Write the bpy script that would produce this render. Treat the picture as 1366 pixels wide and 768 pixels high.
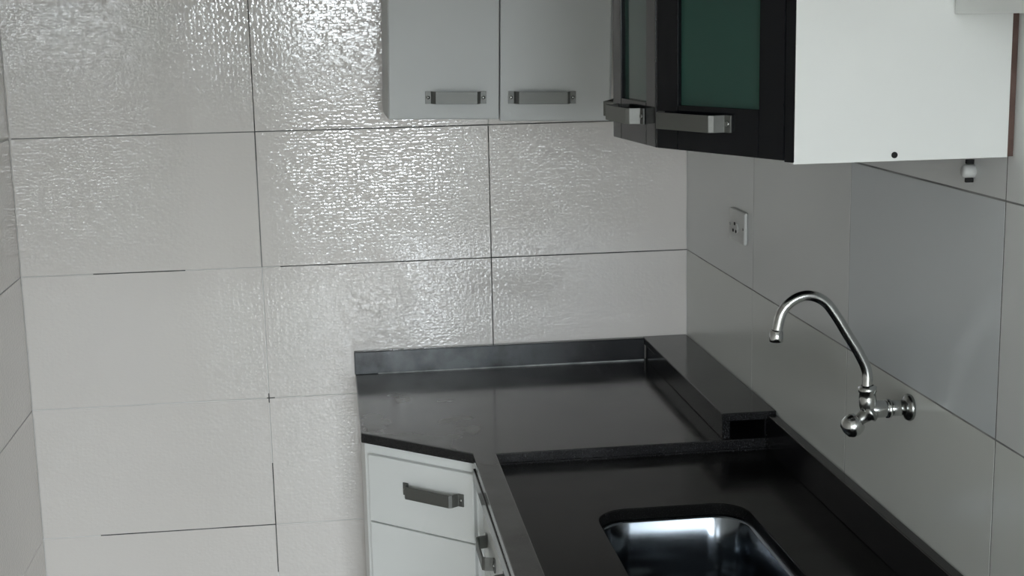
import bpy, bmesh, math, random
from mathutils import Vector, Matrix, Euler
random.seed(7)
S = bpy.context.scene
for o in list(bpy.data.objects): bpy.data.objects.remove(o)
COL = S.collection

# ------------------------------------------------------------------ camera
# room axes: X to the right (right wall X=0), Y into the picture (back wall Y=0), Z up
CAM_R = Vector((0.99129301, -0.13006102, -0.02055002))
CAM_U = Vector((0.0440989, 0.18087024, 0.98251781))
CAM_F = Vector((0.12407038, 0.97486927, -0.18503095))
cam_d = bpy.data.cameras.new('camera'); cam = bpy.data.objects.new('camera', cam_d); COL.objects.link(cam)
cam.matrix_world = Matrix(((CAM_R.x, CAM_U.x, -CAM_F.x, -0.8995), (CAM_R.y, CAM_U.y, -CAM_F.y, -3.5033),
                           (CAM_R.z, CAM_U.z, -CAM_F.z, 1.78), (0, 0, 0, 1)))
cam_d.sensor_fit = 'HORIZONTAL'; cam_d.sensor_width = 36.0; cam_d.lens = 36.0 * 1892.2 / 1366
cam_d.clip_start = 0.02
S.camera = cam

# ------------------------------------------------------------------ world, daylight, exposure
wd = bpy.data.worlds.new('daylight'); S.world = wd; wd.use_nodes = True
SKY, GROUND = 27.5, 1.6      # overcast daylight above the horizon, grey surroundings below it
nt = wd.node_tree; bg = nt.nodes['Background']
tcw = nt.nodes.new('ShaderNodeTexCoord'); sep = nt.nodes.new('ShaderNodeSeparateXYZ'); nt.links.new(tcw.outputs['Generated'], sep.inputs[0])
rw = nt.nodes.new('ShaderNodeValToRGB'); mw = nt.nodes.new('ShaderNodeMapRange')
mw.inputs['From Min'].default_value = -.04; mw.inputs['From Max'].default_value = .04
nt.links.new(sep.outputs['Z'], mw.inputs['Value']); nt.links.new(mw.outputs['Result'], rw.inputs['Fac'])
rw.color_ramp.elements[0].color = (GROUND/SKY, GROUND/SKY*.98, GROUND/SKY*.92, 1); rw.color_ramp.elements[1].color = (.88, .95, 1.0, 1)
nt.links.new(rw.outputs['Color'], bg.inputs['Color']); bg.inputs['Strength'].default_value = SKY
def area(name, loc, rot, sx, sy, power, col):
    l = bpy.data.lights.new(name, 'AREA'); l.shape = 'RECTANGLE'; l.size = sx; l.size_y = sy
    l.energy = power; l.color = col
    o = bpy.data.objects.new(name, l); COL.objects.link(o); o.location = loc; o.rotation_euler = rot
    return o
REAR_Y = -6.3; TILE_END = -5.13; LEFT_X = -1.65; CEIL = 2.6
WX0, WX1, WZ0, WZ1 = -1.16, -0.03, 0.0, 2.20         # rear balcony doorway
door_sky = area('doorway_daylight', ((WX0+WX1)/2, REAR_Y-0.02, (WZ0+WZ1)/2), (math.radians(90), 0, 0), WX1-WX0, WZ1-WZ0, 1, (1, 1, 1))
door_sky.data.cycles.is_portal = True      # guides the sky light through the open doorway
S.view_settings.view_transform = 'Standard'; S.view_settings.look = 'None'
S.view_settings.gamma = 1.0; S.view_settings.use_curve_mapping = False
S.view_settings.exposure = 0.0

# ------------------------------------------------------------------ materials
def mat(name, col, rough=.5, metal=0., spec=.5, coat=0., coat_rough=.05, trans=0., ior=1.45):
    m = bpy.data.materials.new(name); m.use_nodes = True
    b = m.node_tree.nodes['Principled BSDF']
    b.inputs['Base Color'].default_value = (*col, 1); b.inputs['Roughness'].default_value = rough
    b.inputs['Metallic'].default_value = metal; b.inputs['Specular IOR Level'].default_value = spec
    b.inputs['Coat Weight'].default_value = coat; b.inputs['Coat Roughness'].default_value = coat_rough
    b.inputs['Transmission Weight'].default_value = trans; b.inputs['IOR'].default_value = ior
    return m
def N(m, t, **kw):
    n = m.node_tree.nodes.new(t)
    for k, v in kw.items(): setattr(n, k, v)
    return n
def link(m, a, b): m.node_tree.links.new(a, b)
def pb(m): return m.node_tree.nodes['Principled BSDF']
def vary(m, c1, c2, scale=6., detail=3., coord='Object', rough=None, lo=.35, hi=.65):
    tc = N(m, 'ShaderNodeTexCoord'); nz = N(m, 'ShaderNodeTexNoise'); nz.inputs['Scale'].default_value = scale; nz.inputs['Detail'].default_value = detail
    link(m, tc.outputs[coord], nz.inputs['Vector'])
    r = N(m, 'ShaderNodeValToRGB'); r.color_ramp.elements[0].position = lo; r.color_ramp.elements[1].position = hi
    r.color_ramp.elements[0].color = (*c1, 1); r.color_ramp.elements[1].color = (*c2, 1)
    link(m, nz.outputs['Fac'], r.inputs['Fac']); link(m, r.outputs['Color'], pb(m).inputs['Base Color'])
    if rough:
        mr = N(m, 'ShaderNodeMapRange'); mr.inputs['To Min'].default_value = rough[0]; mr.inputs['To Max'].default_value = rough[1]
        link(m, nz.outputs['Fac'], mr.inputs['Value']); link(m, mr.outputs['Result'], pb(m).inputs['Roughness'])
    return m
def geo_pos(m):
    g = N(m, 'ShaderNodeNewGeometry'); return g.outputs['Position']

# embossed glossy tile (back and left wall): small woven relief, cells about 9 x 6 mm
M_TILE = mat('embossed_tile', (.775, .738, .70), .6, spec=0., coat=1., coat_rough=.07)
pb(M_TILE).inputs['Coat IOR'].default_value = 1.7
pos = geo_pos(M_TILE)
mp = N(M_TILE, 'ShaderNodeMapping'); mp.inputs['Scale'].default_value = (95, 95, 130); link(M_TILE, pos, mp.inputs['Vector'])
vo = N(M_TILE, 'ShaderNodeTexVoronoi'); vo.feature = 'F1'; vo.distance = 'CHEBYCHEV'; vo.inputs['Scale'].default_value = 1.0; vo.inputs['Randomness'].default_value = .6
link(M_TILE, mp.outputs['Vector'], vo.inputs['Vector'])
nz = N(M_TILE, 'ShaderNodeTexNoise'); nz.inputs['Scale'].default_value = 70; nz.inputs['Detail'].default_value = 3; link(M_TILE, pos, nz.inputs['Vector'])
ad = N(M_TILE, 'ShaderNodeMath', operation='MULTIPLY_ADD'); ad.inputs[1].default_value = .6
link(M_TILE, nz.outputs['Fac'], ad.inputs[0]); link(M_TILE, vo.outputs['Distance'], ad.inputs[2])
bp = N(M_TILE, 'ShaderNodeBump'); bp.inputs['Strength'].default_value = 1.0; bp.inputs['Distance'].default_value = .00052
link(M_TILE, ad.outputs[0], bp.inputs['Height']); link(M_TILE, bp.outputs['Normal'], pb(M_TILE).inputs['Coat Normal']); 
bp2 = N(M_TILE, 'ShaderNodeBump'); bp2.inputs['Strength'].default_value = 1.0; bp2.inputs['Distance'].default_value = .00012
link(M_TILE, ad.outputs[0], bp2.inputs['Height']); link(M_TILE, bp2.outputs['Normal'], pb(M_TILE).inputs['Normal'])
# smooth glossy tile (right wall)
M_TILE2 = mat('smooth_tile', (.60, .61, .595), .22, spec=.5)
oi_ = N(M_TILE2, 'ShaderNodeObjectInfo');       # each tile its own slight shade
link(M_TILE2, oi_.outputs['Color'], pb(M_TILE2).inputs['Base Color'])
M_GROUT = mat('grout_pale', (.72, .715, .70), .9); vary(M_GROUT, (.68, .675, .66), (.76, .755, .74), 8)
M_GROUT_D = mat('grout_dirty', (.10, .10, .10), .95); vary(M_GROUT_D, (.05, .05, .05), (.20, .20, .19), 14, 4)
M_GROUT_G = mat('grout_grey', (.27, .27, .265), .95); vary(M_GROUT_G, (.2, .2, .2), (.36, .36, .35), 10, 4)
M_PAINT = mat('wall_paint', (.72, .72, .70), .7); vary(M_PAINT, (.70, .70, .68), (.75, .75, .73), 3)
M_CEIL = mat('ceiling_paint', (.8, .8, .79), .85); vary(M_CEIL, (.78, .78, .77), (.82, .82, .81), 2)
M_FLOOR = mat('floor_tile', (.42, .40, .37), .45); vary(M_FLOOR, (.38, .36, .33), (.46, .44, .41), 5)
# black granite: polished, fine grey flecks
def granite(name, c0, c1, r0, r1, spec):
    m = mat(name, c0, .13, spec=spec)
    tc = N(m, 'ShaderNodeTexCoord'); n1 = N(m, 'ShaderNodeTexNoise'); n1.inputs['Scale'].default_value = 380; n1.inputs['Detail'].default_value = 2
    link(m, tc.outputs['Object'], n1.inputs['Vector'])
    rp = N(m, 'ShaderNodeValToRGB'); rp.color_ramp.elements[0].position = .55; rp.color_ramp.elements[1].position = .8
    rp.color_ramp.elements[0].color = (*c0, 1); rp.color_ramp.elements[1].color = (*c1, 1)
    link(m, n1.outputs['Fac'], rp.inputs['Fac']); link(m, rp.outputs['Color'], pb(m).inputs['Base Color'])
    n2 = N(m, 'ShaderNodeTexNoise'); n2.inputs['Scale'].default_value = 9; n2.inputs['Detail'].default_value = 4; link(m, tc.outputs['Object'], n2.inputs['Vector'])
    mr = N(m, 'ShaderNodeMapRange'); mr.inputs['From Min'].default_value = .3; mr.inputs['From Max'].default_value = .7
    mr.inputs['To Min'].default_value = r0; mr.inputs['To Max'].default_value = r1
    link(m, n2.outputs['Fac'], mr.inputs['Value']); link(m, mr.outputs['Result'], pb(m).inputs['Roughness'])
    return m
M_GRAN = granite('black_granite', (.010, .010, .011), (.05, .052, .054), .08, .20, .5)
M_GRAN_W = granite('painted_sheen_granite', (.010, .010, .011), (.05, .052, .054), .09, .18, .65)     # worktop: pale wall reflection painted on upward faces, towards the left end
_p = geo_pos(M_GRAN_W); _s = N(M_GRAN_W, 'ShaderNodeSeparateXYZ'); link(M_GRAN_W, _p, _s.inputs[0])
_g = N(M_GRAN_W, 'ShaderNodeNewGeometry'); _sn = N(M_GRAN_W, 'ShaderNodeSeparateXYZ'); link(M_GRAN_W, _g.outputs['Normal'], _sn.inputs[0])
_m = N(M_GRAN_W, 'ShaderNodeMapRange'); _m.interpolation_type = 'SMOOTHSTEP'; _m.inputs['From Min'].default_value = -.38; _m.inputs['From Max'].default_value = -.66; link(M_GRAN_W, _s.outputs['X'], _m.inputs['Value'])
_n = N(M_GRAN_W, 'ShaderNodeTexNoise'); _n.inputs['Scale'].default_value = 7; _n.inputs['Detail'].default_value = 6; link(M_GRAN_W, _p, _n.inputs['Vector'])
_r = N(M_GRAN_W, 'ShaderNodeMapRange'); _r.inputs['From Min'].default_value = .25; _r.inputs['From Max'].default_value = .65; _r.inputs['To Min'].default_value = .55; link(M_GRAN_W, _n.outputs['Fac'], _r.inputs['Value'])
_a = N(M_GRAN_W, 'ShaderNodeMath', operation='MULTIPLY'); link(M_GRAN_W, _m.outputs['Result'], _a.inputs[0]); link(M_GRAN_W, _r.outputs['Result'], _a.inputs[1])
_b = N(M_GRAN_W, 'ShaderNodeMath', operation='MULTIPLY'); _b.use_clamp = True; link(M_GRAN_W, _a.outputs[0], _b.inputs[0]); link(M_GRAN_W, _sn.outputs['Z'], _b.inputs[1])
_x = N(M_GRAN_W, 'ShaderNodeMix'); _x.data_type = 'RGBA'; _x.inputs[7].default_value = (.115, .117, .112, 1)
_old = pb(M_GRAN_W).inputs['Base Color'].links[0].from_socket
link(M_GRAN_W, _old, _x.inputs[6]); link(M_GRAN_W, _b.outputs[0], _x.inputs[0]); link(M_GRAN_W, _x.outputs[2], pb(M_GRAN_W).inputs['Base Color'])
M_GRAN_S = granite('wet_area_granite', (.008, .008, .008), (.03, .03, .03), .12, .26, .15)
# backsplash stone with blotchy reflected glare painted in towards its left end
M_GRAN_L = mat('painted_glare_granite', (.02, .02, .02), .16)
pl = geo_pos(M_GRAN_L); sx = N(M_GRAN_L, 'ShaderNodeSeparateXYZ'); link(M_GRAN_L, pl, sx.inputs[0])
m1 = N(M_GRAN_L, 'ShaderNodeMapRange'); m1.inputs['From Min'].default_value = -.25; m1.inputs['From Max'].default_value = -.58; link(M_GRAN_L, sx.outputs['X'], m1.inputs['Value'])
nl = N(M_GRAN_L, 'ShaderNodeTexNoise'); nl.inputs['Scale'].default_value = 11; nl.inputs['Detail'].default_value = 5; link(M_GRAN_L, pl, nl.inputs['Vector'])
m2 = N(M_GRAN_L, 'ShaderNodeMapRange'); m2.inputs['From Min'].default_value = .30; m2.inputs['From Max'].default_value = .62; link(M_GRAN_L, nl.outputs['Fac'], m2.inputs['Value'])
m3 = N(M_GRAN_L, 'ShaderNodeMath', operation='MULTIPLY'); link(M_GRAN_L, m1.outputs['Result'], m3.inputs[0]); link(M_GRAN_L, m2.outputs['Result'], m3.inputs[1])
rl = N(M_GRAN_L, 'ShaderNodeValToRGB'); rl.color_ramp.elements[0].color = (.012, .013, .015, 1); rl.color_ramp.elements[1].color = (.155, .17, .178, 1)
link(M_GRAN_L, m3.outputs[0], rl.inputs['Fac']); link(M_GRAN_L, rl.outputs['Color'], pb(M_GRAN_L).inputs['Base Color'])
M_WHITE = mat('white_laminate', (.80, .82, .80), .4); vary(M_WHITE, (.87, .89, .87), (.90, .92, .90), 4)
M_GREYW = mat('grey_white_lacquer', (.60, .62, .61), .45); vary(M_GREYW, (.68, .70, .69), (.71, .73, .72), 4)
M_BLACK = mat('black_lacquer', (.006, .007, .009), .08, spec=.35); vary(M_BLACK, (.005, .006, .008), (.008, .009, .011), 20)
M_GLASS = mat('green_smoked_glass', (.045, .12, .095), .12, trans=.35)
M_STEEL = mat('brushed_steel', (.23, .235, .225), .5, 1.0)
tcs = N(M_STEEL, 'ShaderNodeTexCoord'); mps = N(M_STEEL, 'ShaderNodeMapping'); mps.inputs['Scale'].default_value = (8, 400, 400)
ns = N(M_STEEL, 'ShaderNodeTexNoise'); ns.inputs['Scale'].default_value = 3
link(M_STEEL, tcs.outputs['Object'], mps.inputs['Vector']); link(M_STEEL, mps.outputs['Vector'], ns.inputs['Vector'])
mrs = N(M_STEEL, 'ShaderNodeMapRange'); mrs.inputs['To Min'].default_value = .48; mrs.inputs['To Max'].default_value = .62
link(M_STEEL, ns.outputs['Fac'], mrs.inputs['Value']); link(M_STEEL, mrs.outputs['Result'], pb(M_STEEL).inputs['Roughness'])
M_SINK = mat('sink_steel', (.30, .33, .36), .15, 1.0); vary(M_SINK, (.24, .27, .30), (.29, .32, .36), 12, 3, rough=(.12, .20))
M_CHROME = mat('chrome', (.60, .61, .60), .18, 1.0); vary(M_CHROME, (.56, .57, .56), (.64, .65, .64), 30, 2)
M_CHROME_D = mat('dull_chrome', (.35, .36, .35), .25, 1.0); vary(M_CHROME_D, (.3, .31, .3), (.4, .41, .4), 40, 2)
M_PLAST = mat('white_plastic', (.74, .75, .73), .35); vary(M_PLAST, (.66, .67, .65), (.70, .71, .69), 20)
M_DARK = mat('dark_hole', (.01, .01, .01), .8); vary(M_DARK, (.008, .008, .008), (.014, .014, .014), 30)
M_MDF = mat('raw_backboard', (.12, .075, .06), .8); vary(M_MDF, (.10, .06, .05), (.15, .095, .08), 30)
M_SIL = mat('grey_silicone', (.42, .43, .43), .4); vary(M_SIL, (.25, .26, .26), (.5, .51, .51), 22, 3)
M_WFRAME = mat('window_paint', (.78, .78, .76), .4); vary(M_WFRAME, (.76, .76, .74), (.8, .8, .78), 8)
M_CLEAR = mat('window_glass', (1, 1, 1), .0, trans=1.0, ior=1.02); vary(M_CLEAR, (.98, .99, 1), (1, 1, 1), 2)

# ------------------------------------------------------------------ helpers
def mk(name, bm, m, parent=None, smooth=False, bevel=0., seg=2, weight=True):
    bmesh.ops.recalc_face_normals(bm, faces=bm.faces[:])
    me = bpy.data.meshes.new(name); bm.to_mesh(me); bm.free(); me.materials.append(m)
    o = bpy.data.objects.new(name, me); COL.objects.link(o)
    if smooth:
        for p in me.polygons: p.use_smooth = True
    if bevel:
        b = o.modifiers.new('bevel', 'BEVEL'); b.width = bevel; b.segments = seg; b.limit_method = 'ANGLE'; b.angle_limit = math.radians(40)
    if parent: o.parent = parent
    return o
def box(bm, x0, x1, y0, y1, z0, z1):
    v = [bm.verts.new((x, y, z)) for z in (z0, z1) for y in (y0, y1) for x in (x0, x1)]
    for f in ((0, 2, 3, 1), (4, 5, 7, 6), (0, 1, 5, 4), (2, 6, 7, 3), (0, 4, 6, 2), (1, 3, 7, 5)): bm.faces.new([v[i] for i in f])
    return v
def boxes(*bs):
    bm = bmesh.new()
    for b in bs: box(bm, *b)
    return bm
def prism(poly, z0, z1, bm=None):
    bm = bm or bmesh.new()
    a = [bm.verts.new((x, y, z0)) for x, y in poly]; b = [bm.verts.new((x, y, z1)) for x, y in poly]
    bm.faces.new(a[::-1]); bm.faces.new(b)
    n = len(poly)
    for i in range(n): bm.faces.new((a[i], a[(i+1) % n], b[(i+1) % n], b[i]))
    return bm
def lathe(profile, n=28, axis='Z', bm=None, mtx=None):
    """profile: list of (radius, height); revolved, capped when radius 0"""
    bm = bm or bmesh.new(); rings = []
    for r, h in profile:
        if r < 1e-6: rings.append([bm.verts.new((0, 0, h))]); continue
        rings.append([bm.verts.new((r*math.cos(2*math.pi*i/n), r*math.sin(2*math.pi*i/n), h)) for i in range(n)])
    new = [v for r in rings for v in r]
    for a, b in zip(rings, rings[1:]):
        for i in range(n):
            j = (i+1) % n
            if len(a) == 1 and len(b) == 1: continue
            if len(a) == 1: bm.faces.new((a[0], b[i], b[j]))
            elif len(b) == 1: bm.faces.new((a[i], a[j], b[0]))
            else: bm.faces.new((a[i], a[j], b[j], b[i]))
    if mtx is not None: bmesh.ops.transform(bm, matrix=mtx, verts=new)
    return bm
def along(p, d):
    """matrix taking +Z to direction d at point p"""
    return Matrix.Translation(p) @ Vector((0, 0, 1)).rotation_difference(Vector(d).normalized()).to_matrix().to_4x4()
def tube(pts, r, n=16, bm=None, rs=None):
    bm = bm or bmesh.new(); pts = [Vector(p) for p in pts]; rings = []
    up = Vector((0, 1, 0))
    for i, p in enumerate(pts):
        t = (pts[min(i+1, len(pts)-1)] - pts[max(i-1, 0)]).normalized()
        a = up.cross(t).normalized(); b = t.cross(a); rr = rs[i] if rs else r
        rings.append([bm.verts.new(p + rr*(math.cos(2*math.pi*k/n)*a + math.sin(2*math.pi*k/n)*b)) for k in range(n)])
    for A, B in zip(rings, rings[1:]):
        for k in range(n): bm.faces.new((A[k], A[(k+1) % n], B[(k+1) % n], B[k]))
    bm.faces.new(rings[0][::-1]); bm.faces.new(rings[-1])
    return bm
def spline(ctrl, n=10):
    P = [Vector(c) for c in ctrl]; P = [2*P[0]-P[1]] + P + [2*P[-1]-P[-2]]; out = []
    for i in range(1, len(P)-2):
        for k in range(n):
            t = k/n; a, b, c, d = P[i-1], P[i], P[i+1], P[i+2]
            out.append(.5*((2*b)+(c-a)*t+(2*a-5*b+4*c-d)*t*t+(3*b-a-3*c+d)*t**3))
    out.append(P[-2]); return out
def empty(name, loc=(0, 0, 0), rz=0.):
    o = bpy.data.objects.new(name, None); COL.objects.link(o); o.location = loc; o.rotation_euler.z = rz
    o.empty_display_size = .05; return o
def tag(o, label, cat, group=None):
    o['label'] = label; o['category'] = cat
    if group: o['group'] = group
    return o
def struct(o, label=None):
    o['kind'] = 'structure'
    if label: o['label'] = label
    return o

# ------------------------------------------------------------------ room shell
TW, TH, J = .57, .3333, .0022          # tile pitch and joint
Z1 = 1.5283                            # a horizontal joint
GF = .0009                             # grout face, a little behind the tile faces
TT = .008                              # tile thickness: tile faces lie on X=0 / Y=0 / X=LEFT_X
ZR = [Z1 - TH*k for k in range(-4, 6)] # joint heights, top to bottom
rows = []
for a, b in zip(ZR, ZR[1:]):
    t, l = min(a, CEIL), max(b, 0.)
    if t-l > .02: rows.append((l, t))
XB = [0.0, -.5046, -1.0746, -1.6499]   # vertical joints of the back wall
YR = [-TW*k for k in range(0, 10)]

wall_back = struct(mk('wall_back', boxes((LEFT_X-.15, .15, GF, .15, 0, CEIL)), M_GROUT), 'back wall of large pale embossed tiles behind the worktop')
wall_right = struct(mk('wall_right', boxes((GF, .15, TILE_END, GF, 0, CEIL)), M_GROUT), 'right wall of smooth grey tiles with the tap')
wall_left = struct(mk('wall_left', boxes((LEFT_X-.15, LEFT_X-GF, TILE_END, GF, 0, CEIL)), M_GROUT), 'left wall of pale tiles at the picture edge')
mesh_cache = {}
def tile_mesh(kind, w, h, m):
    key = (kind, round(w, 3), round(h, 3))
    if key in mesh_cache: return mesh_cache[key]
    bm = bmesh.new()
    if kind == 'b': box(bm, -w/2, w/2, 0, TT-.001, -h/2, h/2)
    elif kind == 'r': box(bm, 0, TT-.001, -w/2, w/2, -h/2, h/2)
    else: box(bm, -TT+.001, 0, -w/2, w/2, -h/2, h/2)
    bmesh.ops.recalc_face_normals(bm, faces=bm.faces[:])
    front = {'b': Vector((0, -1, 0)), 'r': Vector((-1, 0, 0)), 'l': Vector((1, 0, 0))}[kind]
    ed = [e for f in bm.faces if f.normal.dot(front) > .9 for e in f.edges]
    bmesh.ops.bevel(bm, geom=ed, offset=.0006, segments=1, affect='EDGES')
    me = bpy.data.meshes.new('tile'); bm.to_mesh(me); bm.free(); me.materials.append(m)
    mesh_cache[key] = me; return me
def tile(kind, u0, u1, z0, z1, m, parent):
    w = abs(u1-u0)-J; h = z1-z0-J
    o = bpy.data.objects.new('tile', tile_mesh(kind, w, h, m)); COL.objects.link(o); o.parent = parent
    u = (u0+u1)/2; z = (z0+z1)/2
    t = .0007                           # each tile is set a hair out of true
    a, b = random.uniform(-t, t), random.uniform(-t, t)
    if kind == 'b': o.location = (u, 0, z); o.rotation_euler = (a, 0, b)
    elif kind == 'r':
        o.location = (0, u, z); o.rotation_euler = (0, a, b)
        v = random.uniform(-.015, .015)
        c = (.765, .78, .77) if z > Z1-TH else (.755, .772, .735)
        if Z1-TH < z < Z1 and -3*TW < u < -2*TW: c = (.69, .725, .74)      # bluish room reflection put into this tile's colour
        o.color = (c[0]+v, c[1]+v, c[2]+v, 1)
    else: o.location = (LEFT_X, u, z); o.rotation_euler = (0, a, b)
for z0, z1 in rows:
    for a, b in zip(XB, XB[1:]): tile('b', a, b, z0, z1, M_TILE, wall_back)
    for a, b in zip(YR, YR[1:]):
        tile('r', a, b, z0, z1, M_TILE2, wall_right); tile('l', a, b, z0, z1, M_TILE, wall_left)
# grout that shows as dark lines: recessed strips in the joints, only where it is dirty
def grout(kind, a, b, c, d, m, parent):
    e = .0004
    if kind == 'b': bm = boxes((a, b, e, TT-.001, c, d))
    elif kind == 'r': bm = boxes((e, TT-.001, a, b, c, d))
    else: bm = boxes((LEFT_X-TT+.001, LEFT_X-e, a, b, c, d))
    return mk('grout_line', bm, m, parent)
g = J/2+.0004
z2, z3, z4 = Z1-TH, Z1-2*TH, Z1-3*TH
x1, x2 = XB[1], XB[2]
for a, b, z, m in ((x2, 0, Z1, M_GROUT_D), (-1.645, x2, Z1, M_GROUT_G), (-1.48, -1.26, z2, M_GROUT_D), (-1.03, 0, z2, M_GROUT_D),
                   (-1.51, x2, z4, M_GROUT_D), (-1.08, -1.06, z3, M_GROUT_D)):
    grout('b', a, b, z-g, z+g, m, wall_back)
for x, c, d, m in ((x1, .92, Z1-.003, M_GROUT_D), (x2, Z1-.07, CEIL, M_GROUT_D), (x2, z2, Z1-.07, M_GROUT_G), (x2, .4, z3-.17, M_GROUT_D), (x2, z3-.012, z3+.012, M_GROUT_D)):
    grout('b', x-g, x+g, c, d, m, wall_back)
for k in (1, 2, 3, 4):
    grout('r', YR[k]-g, YR[k]+g, z2 if k == 1 else .9, CEIL, M_GROUT_G if k < 3 else M_GROUT_D, wall_right)
for z in (Z1, z2): grout('r', -2.8, 0, z-g-.0006, z+g+.0006, M_GROUT_G, wall_right)
for z in (z2, z3): grout('l', -1.2, 0, z-g, z+g, M_GROUT_G, wall_left)

struct(mk('floor', boxes((LEFT_X-.15, .15, REAR_Y-.15, .15, -.12, 0)), M_FLOOR), 'floor below the cabinets')
struct(mk('ceiling', boxes((LEFT_X-.15, .15, REAR_Y-.15, .15, CEIL, CEIL+.12)), M_CEIL), 'flat painted ceiling above the kitchen')
struct(mk('wall_right_beyond', boxes((0, .15, REAR_Y-.15, TILE_END, 0, CEIL)), M_PAINT), 'painted wall on the right behind the viewer')
struct(mk('wall_left_beyond', boxes((LEFT_X-.15, LEFT_X, REAR_Y-.15, TILE_END, 0, CEIL)), M_PAINT), 'painted wall on the left behind the viewer')
bm = prism([(LEFT_X, 0), (WX0, 0), (WX0, WZ1), (WX1, WZ1), (WX1, 0), (0, 0), (0, CEIL), (LEFT_X, CEIL)], 0, .15)
bmesh.ops.transform(bm, matrix=Matrix.Translation((0, REAR_Y, 0)) @ Matrix.Rotation(math.radians(90), 4, 'X'), verts=bm.verts)
struct(mk('wall_rear', bm, M_PAINT), 'painted wall behind the viewer with the open balcony doorway')
fw = .04
bm = prism([(WX0, 0), (WX0+fw, 0), (WX0+fw, WZ1-fw), (WX1-fw, WZ1-fw), (WX1-fw, 0), (WX1, 0), (WX1, WZ1), (WX0, WZ1)], 0, .05)
bmesh.ops.transform(bm, matrix=Matrix.Translation((0, REAR_Y-.02, 0)) @ Matrix.Rotation(math.radians(90), 4, 'X'), verts=bm.verts)
struct(mk('door_1', bm, M_WFRAME), 'white frame of the open balcony doorway behind the viewer')

# ------------------------------------------------------------------ handles
def handle(parent, L, p, along_v, out_v, h=.027, out=.021):
    """strap pull: flat feet, bends, bar. p = centre on the face; local u along the strap"""
    u = Vector(along_v).normalized(); o_ = Vector(out_v).normalized(); w = Vector((0, 0, 1))
    foot, t = .013, .003; hl = L/2
    prof = [(-hl, .0), (-hl+foot, .0), (-hl+foot+.004, out*.75), (-hl+foot+.009, out), (hl-foot-.009, out), (hl-foot-.004, out*.75), (hl-foot, .0), (hl, .0)]
    bm = bmesh.new(); rings = []
    for i, (a, b) in enumerate(prof):
        pts = []
        for (db, dz) in ((0, -h/2), (t, -h/2), (t, h/2), (0, h/2)):
            pts.append(bm.verts.new(Vector(p) + u*a + o_*(b+.0005+db) + w*dz))
        rings.append(pts)
    for A, B in zip(rings, rings[1:]):
        for k in range(4): bm.faces.new((A[k], A[(k+1) % 4], B[(k+1) % 4], B[k]))
    bm.faces.new(rings[0][::-1]); bm.faces.new(rings[-1])
    ob = mk('handle', bm, M_STEEL, parent, bevel=.0008, seg=1)
    ob['label'] = 'brushed steel strap handle'
    for sg in (-1, 1):
        q = Vector(p) + u*sg*(hl-foot/2) + o_*(t+.0005)
        mk('screw_head', lathe([(0.0042, 0), (.0042, .001), (.003, .0022), (0, .0024)], 14, mtx=along(q, o_)), M_CHROME_D, ob, smooth=True)
    return ob

# ------------------------------------------------------------------ granite worktop
ZT, ZW, TK = .915, .890, .022
RUN_END = -2.35
top = tag(empty('granite_worktop', (0, 0, 0)), 'polished black granite worktop with a clipped corner and a sunken sink area', 'worktop')
CL = (-.857, -.540); CR = (-.635, -.735)
XF = -.638; XRIM = -.588; YST = -.745
mk('slab', prism([(-.857, -.001), (-.001, -.001), (-.001, YST), (XRIM, YST), (XRIM, RUN_END), (XF, RUN_END), CR, CL], ZT-TK, ZT), M_GRAN_W, top, bevel=.0022)
mk('front_apron', boxes((XF, XF+.018, RUN_END, -.765, ZW-TK-.002, ZT-TK)), M_GRAN, top, bevel=.0015)
mk('step_riser', boxes((XRIM-.014, -.001, YST, YST+.016, ZW-TK-.002, ZT-TK)), M_GRAN, top, bevel=.001)
# sunken slab with a rounded sink opening
SX0, SX1, SY0, SY1, SR = -.445, -.165, -1.50, -1.05, .062
def rrect(x0, x1, y0, y1, r, n=8):
    out = []
    for cx, cy, a0 in ((x1-r, y1-r, 0), (x0+r, y1-r, 90), (x0+r, y0+r, 180), (x1-r, y0+r, 270)):
        for k in range(n+1):
            a = math.radians(a0+90*k/n); out.append((cx+r*math.cos(a), cy+r*math.sin(a)))
    return out
def holed(outer, inner, z0, z1):
    bm = bmesh.new(); L = []
    for z in (z0, z1):
        A = [bm.verts.new((x, y, z)) for x, y in outer]; B = [bm.verts.new((x, y, z)) for x, y in inner]
        E = [bm.edges.new((l[i], l[(i+1) % len(l)])) for l in (A, B) for i in range(len(l))]
        bmesh.ops.triangle_fill(bm, edges=E, use_beauty=True); L.append((A, B))
    for k in (0, 1):
        a, b = L[0][k], L[1][k]; n = len(a)
        for i in range(n): bm.faces.new((a[i], a[(i+1) % n], b[(i+1) % n], b[i]))
    return bm
mk('sunken_slab', holed([(XRIM+.0005, RUN_END), (-.001, RUN_END), (-.001, YST-.0005), (XRIM+.0005, YST-.0005)], rrect(SX0, SX1, SY0, SY1, SR), ZW-TK, ZW), M_GRAN_S, top, bevel=.002)
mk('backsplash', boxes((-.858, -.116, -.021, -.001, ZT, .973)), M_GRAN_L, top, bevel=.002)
mk('side_backsplash', boxes((-.021, -.001, RUN_END, -.746, ZW, .966)), M_GRAN, top, bevel=.002)
mk('silicone_bead', boxes((-.80, -.118, -.0245, -.021, ZT, ZT+.0035)), M_SIL, top, bevel=.001)['label'] = 'grey silicone bead'

ledge = tag(empty('stone_ledge', (0, 0, 0)), 'narrow black granite box ledge along the right wall in the corner', 'ledge')
mk('top_slab', boxes((-.117, -.001, -.750, -.001, .956, .9735)), M_GRAN, ledge, bevel=.0022)
mk('side_panel', boxes((-.113, -.096, -.738, -.022, ZT, .956)), M_GRAN, ledge, bevel=.0018)
mk('side_panel', boxes((-.022, -.005, -.738, -.022, ZT, .956)), M_GRAN, ledge, bevel=.0018)

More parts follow.
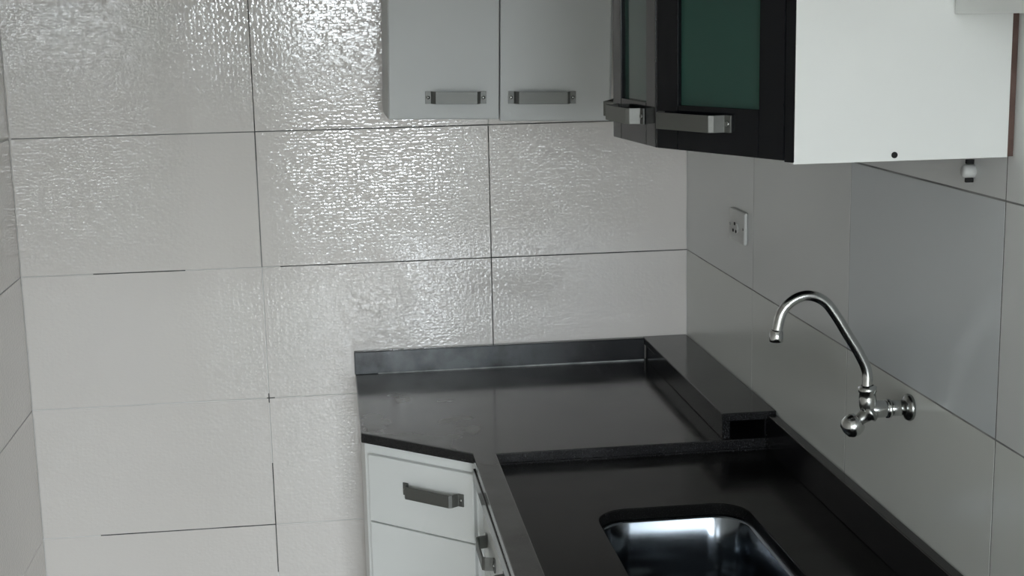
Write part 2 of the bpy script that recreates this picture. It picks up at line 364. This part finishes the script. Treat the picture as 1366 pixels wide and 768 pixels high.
# ------------------------------------------------------------------ sink
sink = tag(empty('sink', ((SX0+SX1)/2, (SY0+SY1)/2, 0)), 'stainless steel undermount sink bowl set in the sunken granite', 'sink')
def shift(pts, o): return [(x-o.x, y-o.y) for x, y in pts]
bm = bmesh.new(); loops = []
zb = ZW-TK
for off, z, rad in ((.018, zb-.0005, SR+.014), (-.004, zb-.0005, SR), (-.006, zb-.004, SR), (-.008, zb-.10, SR), (-.011, zb-.128, SR), (-.022, zb-.147, SR-.006), (-.045, zb-.155, SR-.02), (-.10, zb-.158, .03)):
    q = rrect(SX0-off, SX1+off, SY0-off, SY1+off, rad)
    loops.append([bm.verts.new((x-sink.location.x, y-sink.location.y, z)) for x, y in q])
for a, b in zip(loops, loops[1:]):
    n = len(a)
    for i in range(n): bm.faces.new((a[i], a[(i+1) % n], b[(i+1) % n], b[i]))
bm.faces.new(loops[-1])
bowl = mk('bowl', bm, M_SINK, sink, smooth=True)
sol = bowl.modifiers.new('gauge', 'SOLIDIFY'); sol.thickness = .0012; sol.offset = -1
dr = mk('drain', lathe([(.040, 0), (.040, .003), (.034, .004), (.031, .001), (.012, .001), (.010, .004), (0, .0045)], 32), M_CHROME, sink, smooth=True)
dr.location = (0, 0, zb-.1578)

# ------------------------------------------------------------------ base cabinets
def facing(A, B):
    u = Vector((B[0]-A[0], B[1]-A[1], 0)).normalized(); return u, Vector((u.y, -u.x, 0))
def panel(name, A, u, o_, s0, s1, z0, z1, d0, d1, m, parent, bevel=.002):
    bm = bmesh.new(); A = Vector((A[0], A[1], 0))
    P = [A+u*s0+o_*d0, A+u*s1+o_*d0, A+u*s1+o_*d1, A+u*s0+o_*d1]
    return mk(name, prism([(q.x, q.y) for q in P], z0, z1, bm), m, parent, bevel=bevel)
corner = tag(empty('corner_base_cabinet', (-.6, -.4, 0)), 'white corner base cabinet with a slanted drawer front under the clipped worktop corner', 'cabinet')
def rel(o, *objs):
    for k in objs: k.location = Vector(k.location) - Vector(o.location)
k = mk('carcass', prism([(-.850, -.006), (-.850, -.5225), (-.632, -.714), (-.625, -.722), (-.012, -.722), (-.012, -.006)], .09, ZT-TK-.0005), M_WHITE, corner, bevel=.0015); rel(corner, k)
k = mk('plinth', prism([(-.83, -.02), (-.83, -.48), (-.62, -.665), (-.02, -.665), (-.02, -.02)], 0, .09), M_DARK, corner); rel(corner, k)
uA, oA = facing(CL, CR)
FA = (CL[0]+.012*uA.x-.022*oA.x, CL[1]+.012*uA.y-.022*oA.y)
LEN = .279
for i, (za, zb_) in enumerate(((.7185, .868), (.105, .7155))):
    nm = 'drawer' if i == 0 else 'door'
    d = panel(nm, FA, uA, oA, .0, LEN, za, zb_, .001, .017, M_WHITE, corner); rel(corner, d)
    zc = .808 if i == 0 else .50
    c = Vector((FA[0], FA[1], zc)) + uA*.176 + oA*.017
    h = handle(d, .158, c, uA, oA)
run_units = []
names = ['white base cabinet with drawer facing left, next to the slanted corner cabinet', 'white base cabinet below the sink bowl, facing left', 'white base cabinet at the near end of the worktop run']
ys = [-.742, -1.01, -1.64, RUN_END+.01]
for i in range(3):
    ya, yb = ys[i], ys[i+1]
    r = tag(empty('base_cabinet', (-.3, (ya+yb)/2, 0)), names[i], 'cabinet', 'base cabinets along the right wall')
    ztop = ZW-TK-.003
    if i == 1:       # open-topped around the sink bowl
        bs_ = ((-.600, -.02, ya-.018, ya-.001, .09, ztop), (-.600, -.02, yb+.001, yb+.018, .09, ztop), (-.600, -.02, yb+.018, ya-.018, .09, .108), (-.035, -.02, yb+.018, ya-.018, .108, ztop), (-.600, -.582, yb+.018, ya-.018, ztop-.05, ztop))
        nm_ = ('side_panel', 'side_panel', 'bottom_panel', 'back_panel', 'front_rail')
    else: bs_ = ((-.600, -.02, yb+.001, ya-.001, .09, ztop),); nm_ = ('carcass',)
    for b_, n_ in zip(bs_, nm_): k = mk(n_, boxes(b_), M_WHITE, r, bevel=.001); rel(r, k)
    k = mk('plinth', boxes((-.55, -.02, yb+.001, ya-.001, 0, .09)), M_DARK, r); rel(r, k)
    if i == 1: fr = [('door', ya-.003, (ya+yb)/2+.0015, .105, ztop-.004), ('door', (ya+yb)/2-.0015, yb+.003, .105, ztop-.004)]
    else: fr = [('drawer', ya-.003, yb+.003, .70, ztop-.004), ('door', ya-.003, yb+.003, .105, .697)]
    for nm, a, b, z0, z1 in fr:
        d = mk(nm, boxes((-.617, -.601, b, a, z0, z1)), M_WHITE, r, bevel=.002); rel(r, d)
        handle(d, .15, ((-.617), (a+b)/2, (.755 if nm == 'drawer' else min(z1-.06, .79))), (0, 1, 0), (-1, 0, 0))

# ------------------------------------------------------------------ tap
FY, FZ = -1.423, 1.164
tap = tag(empty('kitchen_tap', (0, FY, FZ)), 'chrome wall-mounted kitchen tap with a swan-neck spout over the sink', 'tap')
mk('wall_flange', lathe([(.0, -.0005), (.021, -.0005), (.022, -.004), (.020, -.008), (.012, -.012), (0, -.012)], 32, mtx=Matrix.Rotation(math.radians(90), 4, 'Y')), M_CHROME_D, tap, smooth=True)
mk('inlet_pipe', lathe([(0, -.010), (.0125, -.010), (.0125, -.034), (.0115, -.036)], 28, mtx=Matrix.Rotation(math.radians(90), 4, 'Y')), M_CHROME, tap, smooth=True)
mk('ring_nut', lathe([(.0115, -.034), (.0150, -.035), (.0155, -.037), (.0150, -.041), (.0115, -.042)], 28, mtx=Matrix.Rotation(math.radians(90), 4, 'Y')), M_CHROME, tap, smooth=True)
mk('valve_body', lathe([(.0115, -.040), (.0135, -.043), (.0140, -.060), (.0125, -.070), (.008, -.078), (0, -.080)], 28, mtx=Matrix.Rotation(math.radians(90), 4, 'Y')), M_CHROME, tap, smooth=True)
kd = Vector((-.80, 0, -.60)).normalized(); kp = Vector((-.066, 0, -.002))
mk('bonnet', lathe([(.013, -.004), (.0165, .002), (.017, .006), (.0125, .009), (.010, .018), (.009, .026)], 28, mtx=along(kp, kd)), M_CHROME_D, tap, smooth=True)
kn = mk('control_knob', lathe([(.008, .022), (.014, .024), (.0175, .030), (.0185, .038), (.0165, .047), (.011, .053), (0, .055)], 24, mtx=along(kp, kd)), M_CHROME, tap, smooth=True)
mk('spout_socket', lathe([(.0105, -.004), (.0135, .006), (.0140, .020), (.0125, .028), (.0145, .030), (.0145, .037), (.0095, .040)], 28, mtx=along((-.071, 0, .0), (-.05, 0, 1))), M_CHROME, tap, smooth=True)
sp = spline([(-.0735, 0, .030), (-.0745, 0, .062), (-.088, 0, .092), (-.108, 0, .124), (-.128, 0, .156), (-.146, 0, .178), (-.170, 0, .1885), (-.194, 0, .1835), (-.213, 0, .166), (-.2205, 0, .140), (-.2215, 0, .128)], 8)
mk('spout', tube(sp, .0082, 20), M_CHROME, tap, smooth=True)
mk('aerator', lathe([(.0078, .016), (.0105, .014), (.0110, .004), (.0105, -.003), (.007, -.004), (0, -.003)], 24, mtx=Matrix.Translation((-.2225, 0, .121))), M_CHROME, tap, smooth=True)

# ------------------------------------------------------------------ socket outlet
out = tag(empty('wall_socket', (0, -.475, 1.322)), 'white electrical socket plate on the right wall above the corner ledge', 'socket')
mk('plate', boxes((-.009, -.0005, -.059, .059, -.036, .036)), M_PLAST, out, bevel=.004, seg=3)
hexp = [(.021*math.cos(a), .013*math.sin(a)) for a in [2*math.pi*i/6 for i in range(6)]]
bm = prism(hexp, 0, .004); bmesh.ops.transform(bm, matrix=Matrix.Translation((-.0092, 0, -.004)) @ Matrix.Rotation(math.radians(-90), 4, 'Y') @ Matrix.Rotation(math.radians(90), 4, 'Z'), verts=bm.verts)
mk('socket_insert', bm, M_PLAST, out, bevel=.001)
for dy, dz in ((-.011, -.010), (.011, -.010), (0., .006)):
    mk('pin_hole', lathe([(0, 0), (.0038, 0), (.0038, .0012), (0, .0012)], 14, mtx=along((-.0132, dy, dz), (-1, 0, 0))), M_DARK, out)
for dy in (-.05, .05):
    mk('plate_screw', lathe([(0, 0), (.0032, 0), (.0026, .0014), (0, .0016)], 14, mtx=along((-.009, dy, 0), (-1, 0, 0))), M_CHROME_D, out)

# ------------------------------------------------------------------ white two-door wall cabinet on the back wall (hung a little askew)
CZ0, CZ1, CD = 1.5625, 2.26, .30
cab = tag(empty('wall_cabinet', (-.510, -.002, CZ0)), 'pale grey two-door wall cabinet hung slightly askew on the back wall', 'cabinet')
cab.rotation_euler = (0, .026, 0)
hw = .254; ch = CZ1-CZ0
for n_, b_ in (('side_panel', (-hw, -hw+.015, -CD, 0, 0, ch)), ('side_panel', (hw-.015, hw, -CD, 0, 0, ch)), ('bottom_panel', (-hw+.015, hw-.015, -CD, 0, 0, .015)),
               ('top_panel', (-hw+.015, hw-.015, -CD, 0, ch-.015, ch)), ('back_panel', (-hw+.015, hw-.015, -.006, 0, .015, ch-.015))):
    mk(n_, boxes(b_), M_GREYW, cab, bevel=.001)
for a, b, dz, h0, h1 in ((-hw+.001, -.0055, .0, -.172, -.035), (-.0035, hw-.006, -.004, .0145, .1685)):
    d = mk('door', boxes((a, b, -CD-.017, -CD-.001, dz, ch-.002)), M_GREYW, cab, bevel=.003)
    handle(d, h1-h0, ((h0+h1)/2, -CD-.017, .049), (1, 0, 0), (0, -1, 0), h=.0275)

# ------------------------------------------------------------------ black glazed wall cabinet on the right wall
BZ0, BZ1 = 1.590, 2.25
P0, P1, P2, P3 = (-.302, -1.726), (-.424, -1.468), (-.443, -1.250), (-.330, -.980)
gc = tag(empty('glazed_wall_cabinet', (0, -1.35, BZ0)), 'wall cabinet with black framed green glass doors and a white end panel', 'cabinet')
def gp(o): o.location = -Vector(gc.location); return o
gp(mk('end_panel', boxes((P0[0], -.0085, -1.726, -1.708, BZ0-.001, BZ1)), M_WHITE, gc, bevel=.0008))['label'] = 'white end panel'
gp(mk('end_panel', boxes((-.33, -.0085, -.985, -.968, BZ0, BZ1)), M_WHITE, gc, bevel=.0008))['label'] = 'white end panel'
gp(mk('back_board', boxes((-.0085, -.0005, -1.7255, -.968, BZ0, BZ1)), M_MDF, gc))['label'] = 'raw brown back board'
def inset(d):   # floor plan of the carcass, set back behind the doors
    return [(-.009, -1.7075), (P0[0]+.012, -1.7075), (P1[0]+d, P1[1]+.002), (P2[0]+d, P2[1]-.004), (P3[0]+.022, P3[1]-.008), (-.009, -.9855)]
gp(mk('bottom_shelf', prism(inset(.024), BZ0, BZ0+.016), M_BLACK, gc, bevel=.001))
gp(mk('middle_shelf', prism(inset(.05), BZ0+.32, BZ0+.335), M_BLACK, gc, bevel=.001))
gp(mk('top_panel', prism(inset(.024), BZ1-.016, BZ1), M_BLACK, gc, bevel=.001))
uE, oE = facing(P1, P0)
k = panel('edge_strip', P0, -uE, oE, -.0005, .017, BZ0+.001, BZ1, -.012, .0, M_BLACK, gc, .001); gp(k)
def glazed_door(A, B, s0, s1, st, rail, hs0, hs1):
    u = Vector((B[0]-A[0], B[1]-A[1], 0)).normalized(); o_ = Vector((-u.y, u.x, 0))
    if o_.x > 0: o_ = -o_
    z0, z1 = BZ0+.003, BZ1-.001; A3 = Vector((A[0], A[1], 0))
    def bx(bm, a, b, za, zb, d0, d1):
        P = [A3+u*a+o_*d0, A3+u*b+o_*d0, A3+u*b+o_*d1, A3+u*a+o_*d1]; prism([(q.x, q.y) for q in P], za, zb, bm)
    d = empty('door'); d.parent = gc; d.location = -Vector(gc.location)
    for a, b in ((s0, s0+st), (s1-st, s1)):
        bm = bmesh.new(); bx(bm, a, b, z0, z1, -.018, 0); mk('stile', bm, M_BLACK, d, bevel=.0015)
    for a, b in ((z0, z0+rail), (z1-rail, z1)):
        bm = bmesh.new(); bx(bm, s0+st, s1-st, a, b, -.018, 0); mk('rail', bm, M_BLACK, d, bevel=.0015)
    bm = bmesh.new(); bx(bm, s0+st-.004, s1-st+.004, z0+rail-.004, z1-rail+.004, -.011, -.007)
    mk('glass_pane', bm, M_GLASS, d)['label'] = 'dark green glass pane'
    if hs0 is not None:
        c = A3 + u*(hs0+hs1)/2 + Vector((0, 0, 1.6355)); handle(d, hs1-hs0, c, u, o_, h=.0235)
    return d
glazed_door(P0, P1, .0185, .2835, .048, .064, .118, .276)
glazed_door(P1, P2, .0015, .2175, .044, .064, .050, .200)
glazed_door(P2, P3, .0015, .2900, .048, .064, .02, .17)
gp(mk('cam_hole', lathe([(0, 0), (.0042, 0), (.0042, .0012), (0, .0012)], 16, mtx=along((-.165, -1.7259, 1.597), (0, -1, 0))), M_DARK, gc))

# ------------------------------------------------------------------ shallow white cabinet and the little wall plug
sh = tag(empty('shallow_wall_cabinet', (0, -2.3, 1.777)), 'shallow white wall cabinet at the top right, against the glazed cabinet end panel', 'cabinet')
mk('carcass', boxes((-.076, -.001, -.55, .572, 0, .5)), M_WHITE, sh, bevel=.001)
for a, b in ((.0125, .571), (-.549, .0095)): mk('door', boxes((-.0905, -.0765, a, b, -.0005, .5)), M_WHITE, sh, bevel=.0015)
plug = tag(empty('wall_plug', (0, -1.611, 1.561)), 'small white plastic wall plug with dark screw under the glazed cabinet', 'wall plug')
mk('collar', lathe([(0, 0), (.0095, 0), (.0095, .012), (.0075, .016), (0, .016)], 20, mtx=along((-.0005, 0, -.002), (-1, 0, 0))), M_PLAST, plug, smooth=True)
for a, b in ((-.018, -.0115), (.0080, .0145)): mk('screw', boxes((-.012, -.0008, -.003, .003, a, b)), M_DARK, plug, bevel=.001)
